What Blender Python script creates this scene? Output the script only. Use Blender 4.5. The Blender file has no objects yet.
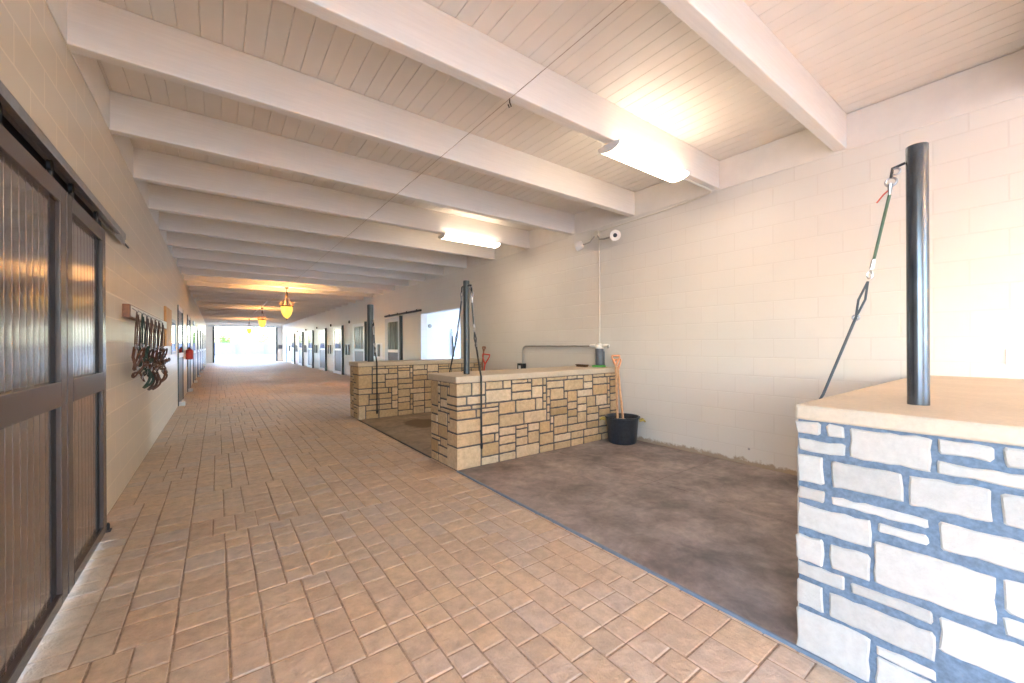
import bpy, math, random
from mathutils import Vector, Matrix
PI = math.pi
D = bpy.data
C = bpy.context.scene.collection
S = bpy.context.scene
random.seed(7)

# ------------------------------------------------------------------ measures (metres)
L, R, M = -0.748, 4.923, 2.146        # left wall, right wall, stall front line
CEIL, BEAM = 3.63, 3.29
YN, YF = -7.0, 42.8                   # near and far end walls
CAMH = 1.41
BY0, BS = 3.62, 1.219                 # first beam, beam spacing

# ------------------------------------------------------------------ materials
class NT:
    def __init__(s, name):
        s.m = D.materials.new(name); s.m.use_nodes = True
        s.t = s.m.node_tree; s.n = s.t.nodes; s.n.clear()
        s.out = s.n.new('ShaderNodeOutputMaterial')
        s.b = s.n.new('ShaderNodeBsdfPrincipled')
        s.lk(s.b.outputs[0], s.out.inputs[0])
    def lk(s, a, b): s.t.links.new(a, b)
    def new(s, ty, **k):
        n = s.n.new(ty)
        for a, v in k.items():
            if a.startswith('i_'):
                key = a[2:]
                key = int(key) if key.isdigit() else key.replace('_', ' ')
                n.inputs[key].default_value = v
            else: setattr(n, a, v)
        return n
    def coord(s, kind='Object', scale=(1, 1, 1), rot=(0, 0, 0), loc=(0, 0, 0)):
        tc = s.new('ShaderNodeTexCoord'); mp = s.new('ShaderNodeMapping')
        mp.inputs['Scale'].default_value = scale; mp.inputs['Rotation'].default_value = rot
        mp.inputs['Location'].default_value = loc
        s.lk(tc.outputs[kind], mp.inputs[0]); return mp.outputs[0]
    def noise(s, vec, scale, detail=4, rough=.55):
        n = s.new('ShaderNodeTexNoise'); n.inputs['Scale'].default_value = scale
        n.inputs['Detail'].default_value = detail; n.inputs['Roughness'].default_value = rough
        if vec is not None: s.lk(vec, n.inputs['Vector'])
        return n.outputs['Fac']
    def ramp(s, fac, stops):
        r = s.new('ShaderNodeValToRGB'); e = r.color_ramp.elements
        while len(e) < len(stops): e.new(.5)
        for q, (p, c) in zip(e, stops):
            q.position = p; q.color = (c[0], c[1], c[2], 1) if isinstance(c, tuple) else (c, c, c, 1)
        s.lk(fac, r.inputs[0]); return r.outputs[0]
    def mix(s, fac, a, b, mode='MIX'):
        m = s.new('ShaderNodeMix', data_type='RGBA', blend_type=mode)
        for v, i in ((fac, 0), (a, 6), (b, 7)):
            if hasattr(v, 'links') or hasattr(v, 'is_linked'): s.lk(v, m.inputs[i])
            elif i == 0: m.inputs[0].default_value = v
            else: m.inputs[i].default_value = (v[0], v[1], v[2], 1)
        return m.outputs[2]
    def math(s, op, a, b=None, clamp=False):
        m = s.new('ShaderNodeMath', operation=op, use_clamp=clamp)
        for v, i in ((a, 0), (b, 1)):
            if v is None: continue
            if hasattr(v, 'is_linked'): s.lk(v, m.inputs[i])
            else: m.inputs[i].default_value = v
        return m.outputs[0]
    def bump(s, h, strength=.3, dist=.01, normal=None):
        b = s.new('ShaderNodeBump'); b.inputs['Strength'].default_value = strength
        b.inputs['Distance'].default_value = dist; s.lk(h, b.inputs['Height'])
        if normal is not None: s.lk(normal, b.inputs['Normal'])
        s.lk(b.outputs[0], s.b.inputs['Normal']); return b.outputs[0]
    def base(s, v):
        if hasattr(v, 'is_linked'): s.lk(v, s.b.inputs['Base Color'])
        else: s.b.inputs['Base Color'].default_value = (v[0], v[1], v[2], 1)
    def set(s, **k):
        for a, v in k.items(): s.b.inputs[a.replace('_', ' ')].default_value = v

def simple(name, col, rough=.5, metal=0, var=.12, scale=25, bump=.15, dist=.002):
    t = NT(name); v = t.coord()
    n = t.noise(v, scale)
    dark = tuple(c*(1-var) for c in col); lite = tuple(min(1, c*(1+var)) for c in col)
    t.base(t.ramp(n, [(.3, dark), (.7, lite)])); t.set(Roughness=rough, Metallic=metal)
    if bump: t.bump(n, bump, dist)
    return t.m

def block_wall(name, col, dirt=0.0, rough=.42, mort=(.97, .97, .97)):
    """painted concrete block: running bond courses in the wall plane (Y,Z)"""
    t = NT(name)
    tc = t.new('ShaderNodeTexCoord'); sp = t.new('ShaderNodeSeparateXYZ'); t.lk(tc.outputs['Object'], sp.inputs[0])
    cb = t.new('ShaderNodeCombineXYZ')
    t.lk(sp.outputs['Y'], cb.inputs['X'])
    t.lk(t.math('ADD', sp.outputs['Z'], .0), cb.inputs['Y'])
    br = t.new('ShaderNodeTexBrick', offset=.5)
    br.inputs['Scale'].default_value = 1; br.inputs['Brick Width'].default_value = .4064
    br.inputs['Row Height'].default_value = .2085; br.inputs['Mortar Size'].default_value = .0075
    br.inputs['Mortar Smooth'].default_value = .6
    br.inputs['Color1'].default_value = (1, 1, 1, 1); br.inputs['Color2'].default_value = (.985, .982, .98, 1)
    br.inputs['Mortar'].default_value = (*mort, 1)
    t.lk(cb.outputs[0], br.inputs['Vector'])
    v = t.coord()
    big = t.noise(v, .9, 5); fine = t.noise(v, 55, 5, .7)
    c = t.mix(1.0, t.ramp(big, [(.3, tuple(x*.95 for x in col)), (.7, col)]), br.outputs['Color'], 'MULTIPLY')
    if dirt:
        # brown splashes and scuffs low on the wall, ragged edge at the floor
        nz = t.noise(v, 9, 6, .7)
        low = t.math('SUBTRACT', .10, sp.outputs['Z'])
        k = t.math('ADD', t.math('MULTIPLY', low, 5), nz)
        mask = t.ramp(k, [(.60, 0.0), (.74, 1.0)])
        c = t.mix(t.math('MULTIPLY', mask, .75*dirt), c, (.36, .24, .13))
        sp2 = t.new('ShaderNodeTexVoronoi'); sp2.inputs['Scale'].default_value = 3.4
        t.lk(v, sp2.inputs['Vector'])
        dots = t.ramp(sp2.outputs['Distance'], [(.06, 1.0), (.085, 0.0)])
        hgt = t.ramp(t.math('MULTIPLY', sp.outputs['Z'], 1.0), [(.35, 1.0), (.55, 0.0)])
        c = t.mix(t.math('MULTIPLY', t.math('MULTIPLY', dots, hgt), .8), c, (.12, .11, .13))
    t.base(c); t.set(Roughness=rough)
    h = t.math('ADD', t.math('MULTIPLY', br.outputs['Fac'], -1.0), t.math('MULTIPLY', fine, .35))
    t.bump(h, .32, .0035)
    return t.m

MT = {}
MT['wall_l'] = block_wall('painted_block_left', (.79, .685, .545), rough=.3, mort=(1.2, 1.2, 1.2))  # joints lightened to paint in their grazing highlights
MT['wall_r'] = block_wall('painted_block_right', (.80, .765, .71), dirt=1.0, mort=(.95, .94, .93))
MT['wall_e'] = block_wall('painted_block_end', (.82, .80, .76))
MT['ceil'] = simple('painted_board', (.80, .75, .69), .5, var=.03, scale=3, bump=.1)
MT['trimw'] = simple('white_trim_paint', (.83, .79, .73), .45, var=.03, scale=8, bump=.08)

def beam_mat():
    t = NT('painted_timber'); v = t.coord(scale=(.35, 6, 6))
    g = t.noise(v, 9, 6, .6)
    v2 = t.coord(scale=(1, 1, 1)); kn = t.new('ShaderNodeTexVoronoi'); kn.inputs['Scale'].default_value = 1.6
    t.lk(v2, kn.inputs['Vector'])
    k = t.ramp(kn.outputs['Distance'], [(.018, 0.0), (.035, 1.0)])
    c = t.ramp(g, [(.25, (.78, .745, .70)), (.7, (.85, .815, .77))])
    t.base(t.mix(k, (.42, .34, .27), c)); t.set(Roughness=.42); t.bump(g, .35, .004)
    return t.m
MT['beam'] = beam_mat()

def paver_mat():
    t = NT('concrete_paver'); v = t.coord()
    gi = t.new('ShaderNodeNewGeometry'); rnd = gi.outputs['Random Per Island']
    c = t.ramp(rnd, [(0, (.57, .43, .31)), (.3, (.64, .48, .34)), (.55, (.59, .48, .39)), (.8, (.67, .50, .34)), (1, (.59, .45, .33))])
    n1 = t.noise(v, 14, 6, .65); n2 = t.noise(v, .55, 4)
    c = t.mix(.8, c, t.ramp(n1, [(.25, (.66, .64, .63)), (.75, (1.2, 1.18, 1.15))]), 'MULTIPLY')
    c = t.mix(.8, c, t.ramp(n2, [(.3, (.86, .86, .88)), (.7, (1.1, 1.08, 1.05))]), 'MULTIPLY')
    t.base(c); t.set(Roughness=.55)
    t.bump(t.math('ADD', n1, t.math('MULTIPLY', t.noise(v, 45, 5, .7), .6)), .9, .016)
    return t.m
MT['paver'] = paver_mat()
MT['joint'] = simple('sand_joint', (.36, .26, .18), .9, var=.3, scale=60)

def stone_mat():
    t = NT('cut_limestone'); v = t.coord()
    gi = t.new('ShaderNodeNewGeometry'); rnd = gi.outputs['Random Per Island']
    c = t.ramp(rnd, [(0, (.47, .32, .16)), (.2, (.66, .50, .31)), (.45, (.56, .41, .24)), (.7, (.74, .61, .43)), (1, (.60, .41, .22))])
    n1 = t.noise(v, 22, 7, .7); n2 = t.noise(v, 5, 4)
    c = t.mix(.85, c, t.ramp(n1, [(.3, (.74, .70, .66)), (.62, (1.06, 1.05, 1.03))]), 'MULTIPLY')
    c = t.mix(.6, c, t.ramp(n2, [(.3, (.88, .87, .88)), (.7, (1.08, 1.05, 1.02))]), 'MULTIPLY')
    t.base(c); t.set(Roughness=.75)
    t.bump(t.math('ADD', n1, t.math('MULTIPLY', t.noise(v, 90, 4, .7), .4)), .8, .010)
    return t.m
MT['stone'] = stone_mat()
def stone_pale():
    t = NT('pale_cut_limestone'); v = t.coord()
    gi = t.new('ShaderNodeNewGeometry'); rnd = gi.outputs['Random Per Island']
    c = t.ramp(rnd, [(0, (.44, .41, .365)), (.35, (.57, .535, .48)), (.7, (.51, .465, .405)), (1, (.60, .57, .52))])
    n1 = t.noise(v, 22, 7, .7)
    c = t.mix(.7, c, t.ramp(n1, [(.3, (.82, .80, .78)), (.62, (1.04, 1.04, 1.03))]), 'MULTIPLY')
    t.base(c); t.set(Roughness=.75)
    t.bump(t.math('ADD', n1, t.math('MULTIPLY', t.noise(v, 90, 4, .7), .4)), .7, .008)
    return t.m
MT['stone_pale'] = stone_pale()
MT['mortar'] = simple('grey_mortar', (.105, .095, .09), .85, var=.3, scale=50, bump=.5, dist=.004)
MT['mortar_blue'] = simple('blue_grey_mortar', (.135, .18, .235), .85, var=.25, scale=50, bump=.5, dist=.004)
def cap_mat():
    t = NT('cast_concrete_cap'); v = t.coord()
    n = t.noise(v, 3, 6, .6); f = t.noise(v, 45, 5, .7)
    c = t.ramp(n, [(.3, (.50, .41, .30)), (.7, (.60, .49, .36))])
    c = t.mix(.5, c, t.ramp(f, [(.3, (.8, .8, .8)), (.7, (1.1, 1.1, 1.1))]), 'MULTIPLY')
    t.base(c); t.set(Roughness=.6); t.bump(f, .3, .003); return t.m
MT['cap'] = cap_mat()

def mat_rubber(name, a, b, stain=False, rough=.6):
    t = NT(name); v = t.coord()
    n = t.noise(v, 1.7, 7, .62); f = t.noise(v, 18, 6, .7)
    vv = t.new('ShaderNodeVectorMath', operation='ADD'); t.lk(v, vv.inputs[0])
    nz = t.new('ShaderNodeTexNoise'); nz.inputs['Scale'].default_value = 2.2; t.lk(v, nz.inputs['Vector']); t.lk(nz.outputs['Color'], vv.inputs[1])
    sw = t.noise(vv.outputs[0], 5, 5, .6)
    c = t.ramp(n, [(.33, a), (.66, b)])
    c = t.mix(.75, c, t.ramp(sw, [(.35, (.72, .72, .74)), (.65, (1.25, 1.2, 1.16))]), 'MULTIPLY')
    c = t.mix(.6, c, t.ramp(f, [(.3, (.75, .75, .75)), (.7, (1.2, 1.2, 1.2))]), 'MULTIPLY')
    if stain:
        sp = t.new('ShaderNodeSeparateXYZ'); t.lk(v, sp.inputs[0])
        dx = t.math('MULTIPLY', t.math('SUBTRACT', sp.outputs['X'], 2.98), 1.7)
        dy = t.math('MULTIPLY', t.math('SUBTRACT', sp.outputs['Y'], 6.75), 1.25)
        r = t.math('SQRT', t.math('ADD', t.math('MULTIPLY', dx, dx), t.math('MULTIPLY', dy, dy)))
        r = t.math('ADD', r, t.math('MULTIPLY', t.noise(v, 6, 4), .5))
        mk = t.ramp(r, [(.72, 1.0), (.86, 0.0)])
        c = t.mix(t.math('MULTIPLY', mk, .85), c, (.10, .055, .025))
    t.base(c); t.set(Roughness=rough); t.bump(f, .35, .004); return t.m
MT['mat'] = mat_rubber('worn_rubber_mat', (.155, .13, .125), (.37, .31, .29))
MT['slab'] = mat_rubber('dusty_stall_slab', (.24, .185, .13), (.33, .26, .185), stain=True)

def door_board():
    t = NT('brown_gloss_board'); v = t.coord(scale=(1, 3, .15))
    n = t.noise(v, 12, 5)
    t.base(t.ramp(n, [(.3, (.100, .072, .060)), (.7, (.118, .086, .073))]))
    t.set(Roughness=.16); t.b.inputs['Specular IOR Level'].default_value = 1.0; t.b.inputs['Coat Weight'].default_value = .8; t.b.inputs['Coat Roughness'].default_value = .1
    t.bump(n, .06, .002); return t.m
MT['door'] = door_board()
MT['doorframe'] = simple('brown_gloss_frame', (.085, .064, .060), .25, var=.05, scale=12, bump=.12)
MT['black'] = simple('black_steel', (.022, .022, .026), .4, .3, var=.2)
MT['steel'] = simple('galvanised_steel', (.42, .42, .44), .35, .9)
MT['chrome'] = simple('polished_steel', (.75, .74, .72), .18, 1.0, bump=0)
def pole_mat():
    t = NT('oiled_steel_pole'); v = t.coord(scale=(1, 1, .25))
    n = t.noise(v, 25, 6, .7)
    t.base(t.ramp(n, [(.3, (.07, .08, .095)), (.7, (.14, .155, .18))]))
    t.set(Roughness=.24, Metallic=.75); t.bump(n, .12, .002); return t.m
MT['pole'] = pole_mat()
MT['pole_dark'] = simple('dark_steel_pole', (.075, .085, .09), .35, .5, bump=.1)
MT['rubber'] = simple('black_rubber', (.018, .018, .02), .55)
MT['strap'] = simple('grey_webbing', (.07, .085, .095), .7)
MT['strapgreen'] = simple('green_webbing', (.09, .15, .10), .7)
MT['redtape'] = simple('red_tape', (.5, .08, .05), .6)
MT['bucket'] = simple('black_plastic', (.028, .036, .048), .35, var=.25, scale=30)
MT['wood'] = simple('ash_handle', (.62, .36, .19), .5, var=.15, scale=18)
MT['orange'] = simple('orange_grip', (.72, .33, .17), .45)
MT['redplastic'] = simple('red_plastic', (.62, .07, .04), .4)
MT['rope'] = simple('yellow_rope', (.62, .47, .12), .8, scale=80)
MT['shavings'] = simple('pale_grain', (.62, .60, .56), .9, var=.4, scale=90, bump=.8, dist=.01)
MT['leather'] = simple('brown_leather', (.12, .045, .025), .45, var=.3)
MT['leather_dark'] = simple('dark_leather', (.065, .032, .025), .45, var=.3)
MT['leather_green'] = simple('dark_green_webbing', (.035, .065, .05), .6)
MT['brownwood'] = simple('stained_wood', (.26, .10, .045), .4, var=.25, scale=15)
MT['plywood'] = simple('orange_plywood', (.66, .33, .12), .5, var=.12, scale=6)
MT['whitegloss'] = simple('white_gloss_paint', (.86, .86, .87), .3, var=.02, bump=.03)
MT['bluewhite'] = simple('pale_blue_grey_paint', (.50, .55, .60), .4, var=.05, bump=.05)
MT['blue'] = simple('blue_paint', (.22, .32, .50), .4, var=.05)
MT['white'] = simple('white_plastic', (.82, .81, .78), .4, var=.03, bump=0)
MT['offwhite'] = simple('painted_conduit', (.74, .69, .60), .45, var=.04, bump=0)
MT['greyconduit'] = simple('grey_conduit', (.42, .40, .37), .4, .4, bump=0)
MT['greyplastic'] = simple('dark_grey_plastic', (.12, .13, .15), .35)
MT['green'] = simple('green_hose', (.10, .38, .07), .45)
MT['taupewire'] = simple('painted_wire', (.50, .42, .34), .6, bump=0)
MT['shade_black'] = simple('painted_shade_black', (.012, .013, .018), .6, bump=0)  # black put in for shade on the sliding door panels
MT['brush'] = simple('brown_bristle', (.13, .07, .035), .9)
MT['bronze'] = simple('dark_bronze', (.055, .026, .010), .6, 0)
MT['red'] = simple('red_enamel', (.42, .04, .035), .35)
MT['blackgloss'] = simple('black_gloss', (.01, .01, .012), .1, bump=0)
MT['lowpanel'] = simple('dark_lower_panel', (.13, .14, .155), .35, var=.1)
MT['concrete'] = simple('pale_yard_concrete', (.45, .44, .43), .85, var=.08, scale=2)
MT['threshold'] = simple('white_concrete_block', (.78, .78, .78), .7)
MT['fence'] = simple('pale_painted_fence', (.19, .18, .25), .6, var=.08, scale=3)
MT['bark'] = simple('tree_bark', (.17, .12, .08), .9, var=.3)
def leaf_mat():
    t = NT('tree_leaf'); gi = t.new('ShaderNodeNewGeometry')
    t.base(t.ramp(gi.outputs['Random Per Island'], [(0, (.13, .26, .035)), (.5, (.24, .40, .06)), (1, (.36, .50, .09))]))
    t.set(Roughness=.6); return t.m
MT['leaf'] = leaf_mat()
def glass_mat():
    t = NT('clear_pane'); t.n.remove(t.b)
    tr = t.new('ShaderNodeBsdfTransparent'); tr.inputs[0].default_value = (.93, .97, .95, 1)
    gl = t.new('ShaderNodeBsdfGlossy'); gl.inputs['Roughness'].default_value = .02
    fr = t.new('ShaderNodeFresnel'); fr.inputs[0].default_value = 1.45
    mx = t.new('ShaderNodeMixShader'); t.lk(fr.outputs[0], mx.inputs[0]); t.lk(tr.outputs[0], mx.inputs[1]); t.lk(gl.outputs[0], mx.inputs[2])
    t.lk(mx.outputs[0], t.out.inputs[0]); return t.m
MT['glass'] = glass_mat()
def dark_glass():
    t = NT('dark_stall_pane'); v = t.coord(scale=(1, 7, .6))
    n = t.noise(v, 2.2, 4)
    t.base(t.ramp(n, [(.35, (.05, .075, .07)), (.65, (.20, .25, .23))])); t.set(Roughness=.08); return t.m
MT['darkglass'] = dark_glass()
def emit(name, col, strength, base=(.8, .8, .8), nscale=None):
    t = NT(name); t.base(base); t.set(Roughness=.4)
    t.b.inputs['Emission Strength'].default_value = strength
    if nscale:
        v = t.coord(); vo = t.new('ShaderNodeTexVoronoi'); vo.inputs['Scale'].default_value = nscale
        t.lk(v, vo.inputs['Vector'])
        c = t.ramp(vo.outputs['Distance'], [(.2, col), (.75, tuple(x*.45 for x in col))])
        t.lk(c, t.b.inputs['Emission Color'])
    else: t.b.inputs['Emission Color'].default_value = (*col, 1)
    return t.m
MT['tube'] = emit('lit_diffuser', (1, .81, .61), 3.8)
MT['amber'] = emit('lit_amber_glass', (1, .56, .085), .36, (.8, .5, .15), 22)

# ------------------------------------------------------------------ mesh builder
class MB:
    def __init__(s): s.v = []; s.f = []
    def add(s, vs, fs):
        o = len(s.v); s.v += [tuple(v) for v in vs]; s.f += [tuple(i+o for i in f) for f in fs]; return s
    def box(s, x0, x1, y0, y1, z0, z1):
        v = [(x0,y0,z0),(x1,y0,z0),(x1,y1,z0),(x0,y1,z0),(x0,y0,z1),(x1,y0,z1),(x1,y1,z1),(x0,y1,z1)]
        return s.add(v, [(0,3,2,1),(4,5,6,7),(0,1,5,4),(1,2,6,5),(2,3,7,6),(3,0,4,7)])
    def tube(s, pts, r, n=10, closed=False, flat=None, cap=True):
        pts = [Vector(p) for p in pts]; N = len(pts); vs = []; fs = []
        rr = r if isinstance(r, (list, tuple)) else [r]*N
        up = None
        for i, p in enumerate(pts):
            if closed: t = pts[(i+1) % N]-pts[i-1]
            else: t = pts[min(i+1, N-1)]-pts[max(i-1, 0)]
            t.normalize()
            if up is None:
                up = Vector((0,0,1)) if abs(t.z) < .9 else Vector((1,0,0))
            a = up-t*up.dot(t)
            if a.length < 1e-5: a = t.orthogonal()
            a.normalize(); b = t.cross(a); up = a
            for k in range(n):
                q = 2*PI*k/n
                vs.append(p+a*math.cos(q)*rr[i]*(flat if flat else 1)+b*math.sin(q)*rr[i])
        for i in range(N if closed else N-1):
            j = (i+1) % N
            for k in range(n):
                fs.append((i*n+k, i*n+(k+1) % n, j*n+(k+1) % n, j*n+k))
        if not closed and cap:
            fs.append(tuple(range(n-1, -1, -1))); fs.append(tuple((N-1)*n+k for k in range(n)))
        return s.add(vs, fs)
    def lathe(s, prof, c=(0,0,0), n=32, close=False, open_top=False):
        vs = []; fs = []
        for r, z in prof:
            for k in range(n):
                q = 2*PI*k/n; vs.append((c[0]+r*math.cos(q), c[1]+r*math.sin(q), c[2]+z))
        m = len(prof)
        for i in range(m if close else m-1):
            j = (i+1) % m
            for k in range(n): fs.append((i*n+k, i*n+(k+1) % n, j*n+(k+1) % n, j*n+k))
        if not close:
            if prof[0][0] > 1e-6: fs.append(tuple(range(n-1, -1, -1)))
            if prof[-1][0] > 1e-6 and not open_top: fs.append(tuple((m-1)*n+k for k in range(n)))
        return s.add(vs, fs)
    def xform(s, mat):
        s.v = [tuple(mat @ Vector(v)) for v in s.v]; return s
    def build(s, name, mat, parent=None, bevel=0, smooth=False, kind=None, at=None, seg=2):
        me = D.meshes.new(name)
        vs = s.v
        off = Vector((0,0,0))
        if at is not None: off = Vector(at)
        elif parent is not None: off = world_loc(parent)
        me.from_pydata([tuple(Vector(v)-off) for v in vs], [], s.f)
        me.materials.append(MT[mat]); me.update()
        o = D.objects.new(name, me); C.objects.link(o)
        if parent is not None: o.parent = parent
        else: o.location = off
        if smooth:
            for p in me.polygons: p.use_smooth = True
            try: me.set_sharp_from_angle(angle=math.radians(40))
            except Exception: pass
        if bevel:
            b = o.modifiers.new('bevel', 'BEVEL'); b.width = bevel; b.segments = seg; b.limit_method = 'ANGLE'; b.angle_limit = math.radians(40)
        if kind: o['kind'] = kind
        return o
def world_loc(o):
    p = Vector((0,0,0))
    while o is not None: p += o.location; o = o.parent
    return p
def tag(o, label, cat, group=None):
    o['label'] = label; o['category'] = cat
    if group: o['group'] = group
    return o
def thing(name, loc, label, cat, group=None):
    o = D.objects.new(name, None); o.location = loc; o.empty_display_size = .1; C.objects.link(o)
    return tag(o, label, cat, group)
def B(*a): return MB().box(*a)
def struct(mb, name, mat, **k): return mb.build(name, mat, kind='structure', **k)
def arc(c, r, a0, a1, ax, ay, n=8):
    c = Vector(c); ax = Vector(ax); ay = Vector(ay)
    return [c+ax*(r*math.cos(a0+(a1-a0)*i/n))+ay*(r*math.sin(a0+(a1-a0)*i/n)) for i in range(n+1)]
def catenary(a, b, sag, n=14):
    a = Vector(a); b = Vector(b)
    return [a.lerp(b, i/n)-Vector((0,0,sag*4*(i/n)*(1-i/n))) for i in range(n+1)]

# ------------------------------------------------------------------ floor of pavers (rect packing)
def pack(nx, ny, sizes, rnd, blocked=None):
    g = [[False]*ny for _ in range(nx)]
    if blocked:
        for i in range(nx):
            for j in range(ny):
                if blocked(i, j): g[i][j] = True
    out = []
    for j in range(ny):
        for i in range(nx):
            if g[i][j]: continue
            opts = sizes[:]; rnd.shuffle(opts)
            opts.sort(key=lambda o: rnd.random()*o[2], reverse=True)
            for w, h, _ in opts+[(3, 1, 0), (2, 1, 0), (1, 2, 0), (1, 1, 0)]:
                if i+w <= nx and j+h <= ny and not any(g[a][b] for a in range(i, i+w) for b in range(j, j+h)):
                    # avoid leaving a one-cell gap
                    if w > 1 or (i+1 >= nx or g[i+1][j]) or (w, h) == (1, 1):
                        pass
                    for a in range(i, i+w):
                        for b in range(j, j+h): g[a][b] = True
                    out.append((i, j, w, h)); break
    return out
rnd = random.Random(3)
cell = .072
nx = int(round((R-L)/cell)); cx = (R-L)/nx
ny = int(round((YF-YN)/cell)); cyy = (YF-YN)/ny
mb = MB()
# columns run along the aisle: widths of two or three cells, each filled with pavers of random length, plus jogs
sizes = [(2, 3, 1.2), (2, 2, .8), (2, 4, .45), (3, 3, .45), (3, 2, .55)]
pavers = []
gi_ = 0
while gi_ < nx:
    gw = min(rnd.choice([7, 8, 9, 10, 12]), nx-gi_)
    if nx-gi_-gw == 1: gw += 1
    gj = -rnd.randint(0, 8)
    while gj < ny:
        gl = rnd.choice([5, 7, 8, 9, 11, 12])
        ws = []; left = gw
        while left > 0:
            q_ = left if left <= 3 else (2 if left == 4 else rnd.choice([2, 2, 3]))
            ws.append(q_); left -= q_
        rnd.shuffle(ws); xx = gi_
        for w_ in ws:
            yy = gj
            while yy < gj+gl:
                rem = gj+gl-yy
                h_ = rem if rem <= 3 else (2 if rem == 4 else rnd.choice([2, 3, 3]))
                a0_, b0_ = max(yy, 0), min(yy+h_, ny)
                if b0_ > a0_: pavers.append((xx, a0_, w_, b0_-a0_))
                yy += h_
            xx += w_
        gj += gl
    gi_ += gw
for i, j, w, h in pavers:
    x0, x1 = L+i*cx, L+(i+w)*cx; y0, y1 = YN+j*cyy, YN+(j+h)*cyy
    if x0 > M+.02 and y0 > .75 and y1 < 8.3: continue
    g = .0022; e = .0065; z = rnd.uniform(-.0015, .0015); j_ = lambda: rnd.uniform(-.002, .002)
    a = [(x0+g+j_(), y0+g+j_()), (x1-g+j_(), y0+g+j_()), (x1-g+j_(), y1-g+j_()), (x0+g+j_(), y1-g+j_())]
    c_ = ((x0+x1)/2, (y0+y1)/2)
    def ins(p, d): return (p[0]+(d if p[0] < c_[0] else -d), p[1]+(d if p[1] < c_[1] else -d))
    vs = [(p[0], p[1], -.012) for p in a]+[(*ins(p, .002), -.004+z) for p in a]+[(*ins(p, e), z) for p in a]
    fs = [(8, 9, 10, 11)]
    for r_ in (0, 4):
        for k in range(4):
            fs.append((r_+k, r_+(k+1) % 4, r_+4+(k+1) % 4, r_+4+k))
    mb.add(vs, fs)
fl = struct(mb, 'floor', 'paver')
fb = struct(B(L-.3, R+.3, YN-.3, YF+.3, -.25, -.0055), 'floor', 'joint')

# stall floors
MATX0 = M
for k, (y0, y1) in enumerate(((.705, 3.945), (4.62, 7.78))):
    if k == 0:
        xm = 3.58; ym = 2.42
        i_ = 0
        names = ['dark rubber mat at the aisle edge, touching the nearest stone wall',
                 'dark rubber mat at the aisle edge, touching the middle stone wall',
                 'dark rubber mat against the block wall, partly hidden by the nearest stone wall',
                 'dark rubber mat in the stall corner under the black tub']
        for (xa, xb) in ((M, xm), (xm, R)):
            for (ya, yb) in ((y0, ym), (ym, y1)):
                o = B(xa+.002, xb-.002, ya+.002, yb-.002, -.005, .012).build('rubber_mat', 'mat', bevel=.003)
                tag(o, names[i_], 'rubber mat', 'rubber mats in the nearest stall'); i_ += 1
    else:
        struct(B(M, R, y0, y1, -.005, .010), 'floor', 'slab')
struct(B(M-.010, M+.008, -.6, 3.945, -.005, .016), 'trim_1', 'steel', bevel=.003)
struct(B(M-.010, M+.006, 4.62, 7.78, -.005, .014), 'trim_2', 'black', bevel=.003)
D.objects['trim_1'].data.materials[0] = simple('blue_grey_edging', (.16, .21, .27), .5)

# ------------------------------------------------------------------ walls
TH = .2
OPEN = [(-3.6, -.1, 0, 2.45), (2.42, 4.12, 0, 2.22), (10.6, 11.65, 1.25, 1.98)]
DL = [(12.25+3.72*k, 13.9+3.72*k) for k in range(8)]
OPEN += [(a+.08, b-.08, 0, 2.36) for a, b in DL]
def wall_mesh(x0, x1, ya, yb, zt, openings):
    mb = MB(); y = ya
    for a, b, z0, z1 in sorted(openings):
        mb.box(x0, x1, y, a, -.1, zt)
        if z0 > 0: mb.box(x0, x1, a, b, -.1, z0)
        mb.box(x0, x1, a, b, z1, zt); y = b
    mb.box(x0, x1, y, yb, -.1, zt); return mb
struct(wall_mesh(L-TH, L, YN, YF, CEIL+.1, OPEN), 'wall_left', 'wall_l')
struct(wall_mesh(R, R+TH, YN, YF, CEIL+.1, [(8.86, 11.27, 0, 2.345)]), 'wall_right', 'wall_r')
struct(B(R+TH, R+3.2, 11.27, 11.47, -.1, 3.0), 'wall_passage', 'whitegloss')
struct(B(R+TH, R+3.2, 8.66, 8.86, -.1, 3.0), 'wall_passage', 'whitegloss')
struct(B(R+TH, R+3.2, 8.66, 11.47, 2.6, 2.8), 'ceiling', 'whitegloss')
struct(B(R-.0, R+3.2, 8.66, 11.47, -.2, -.0055), 'floor', 'concrete')
# end walls with the wide openings
def end_wall(y0, y1, xa, xb, zt, name):
    mb = MB().box(L-TH, xa, y0, y1, -.1, CEIL+.1).box(xb, R+TH, y0, y1, -.1, CEIL+.1).box(xa, xb, y0, y1, zt, CEIL+.1)
    struct(mb, name, 'wall_e')
end_wall(YF, YF+TH, -.30, 4.52, 3.17, 'wall_far')
end_wall(YN-TH, YN, -.30, 4.52, 3.17, 'wall_near')
struct(B(-.30, -.15, YF-.07, YF+TH+.02, 0, 3.12), 'trim_3', 'pole_dark', bevel=.01)
struct(B(4.38, 4.52, YF-.07, YF+TH+.02, 0, 3.12), 'trim_4', 'pole_dark', bevel=.01)
struct(B(-.62, 4.80, YF-.05, YF-.002, 3.12, 3.20), 'trim_5', 'bluewhite', bevel=.01)
# ledger bands under the beams
struct(B(R-.012, R-.001, YN, YF, 3.275, 3.625), 'trim_6', 'trimw', bevel=.003)
struct(B(L+.001, L+.010, YN, YF, 3.29, 3.625), 'trim_7', 'trimw', bevel=.003)
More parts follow.
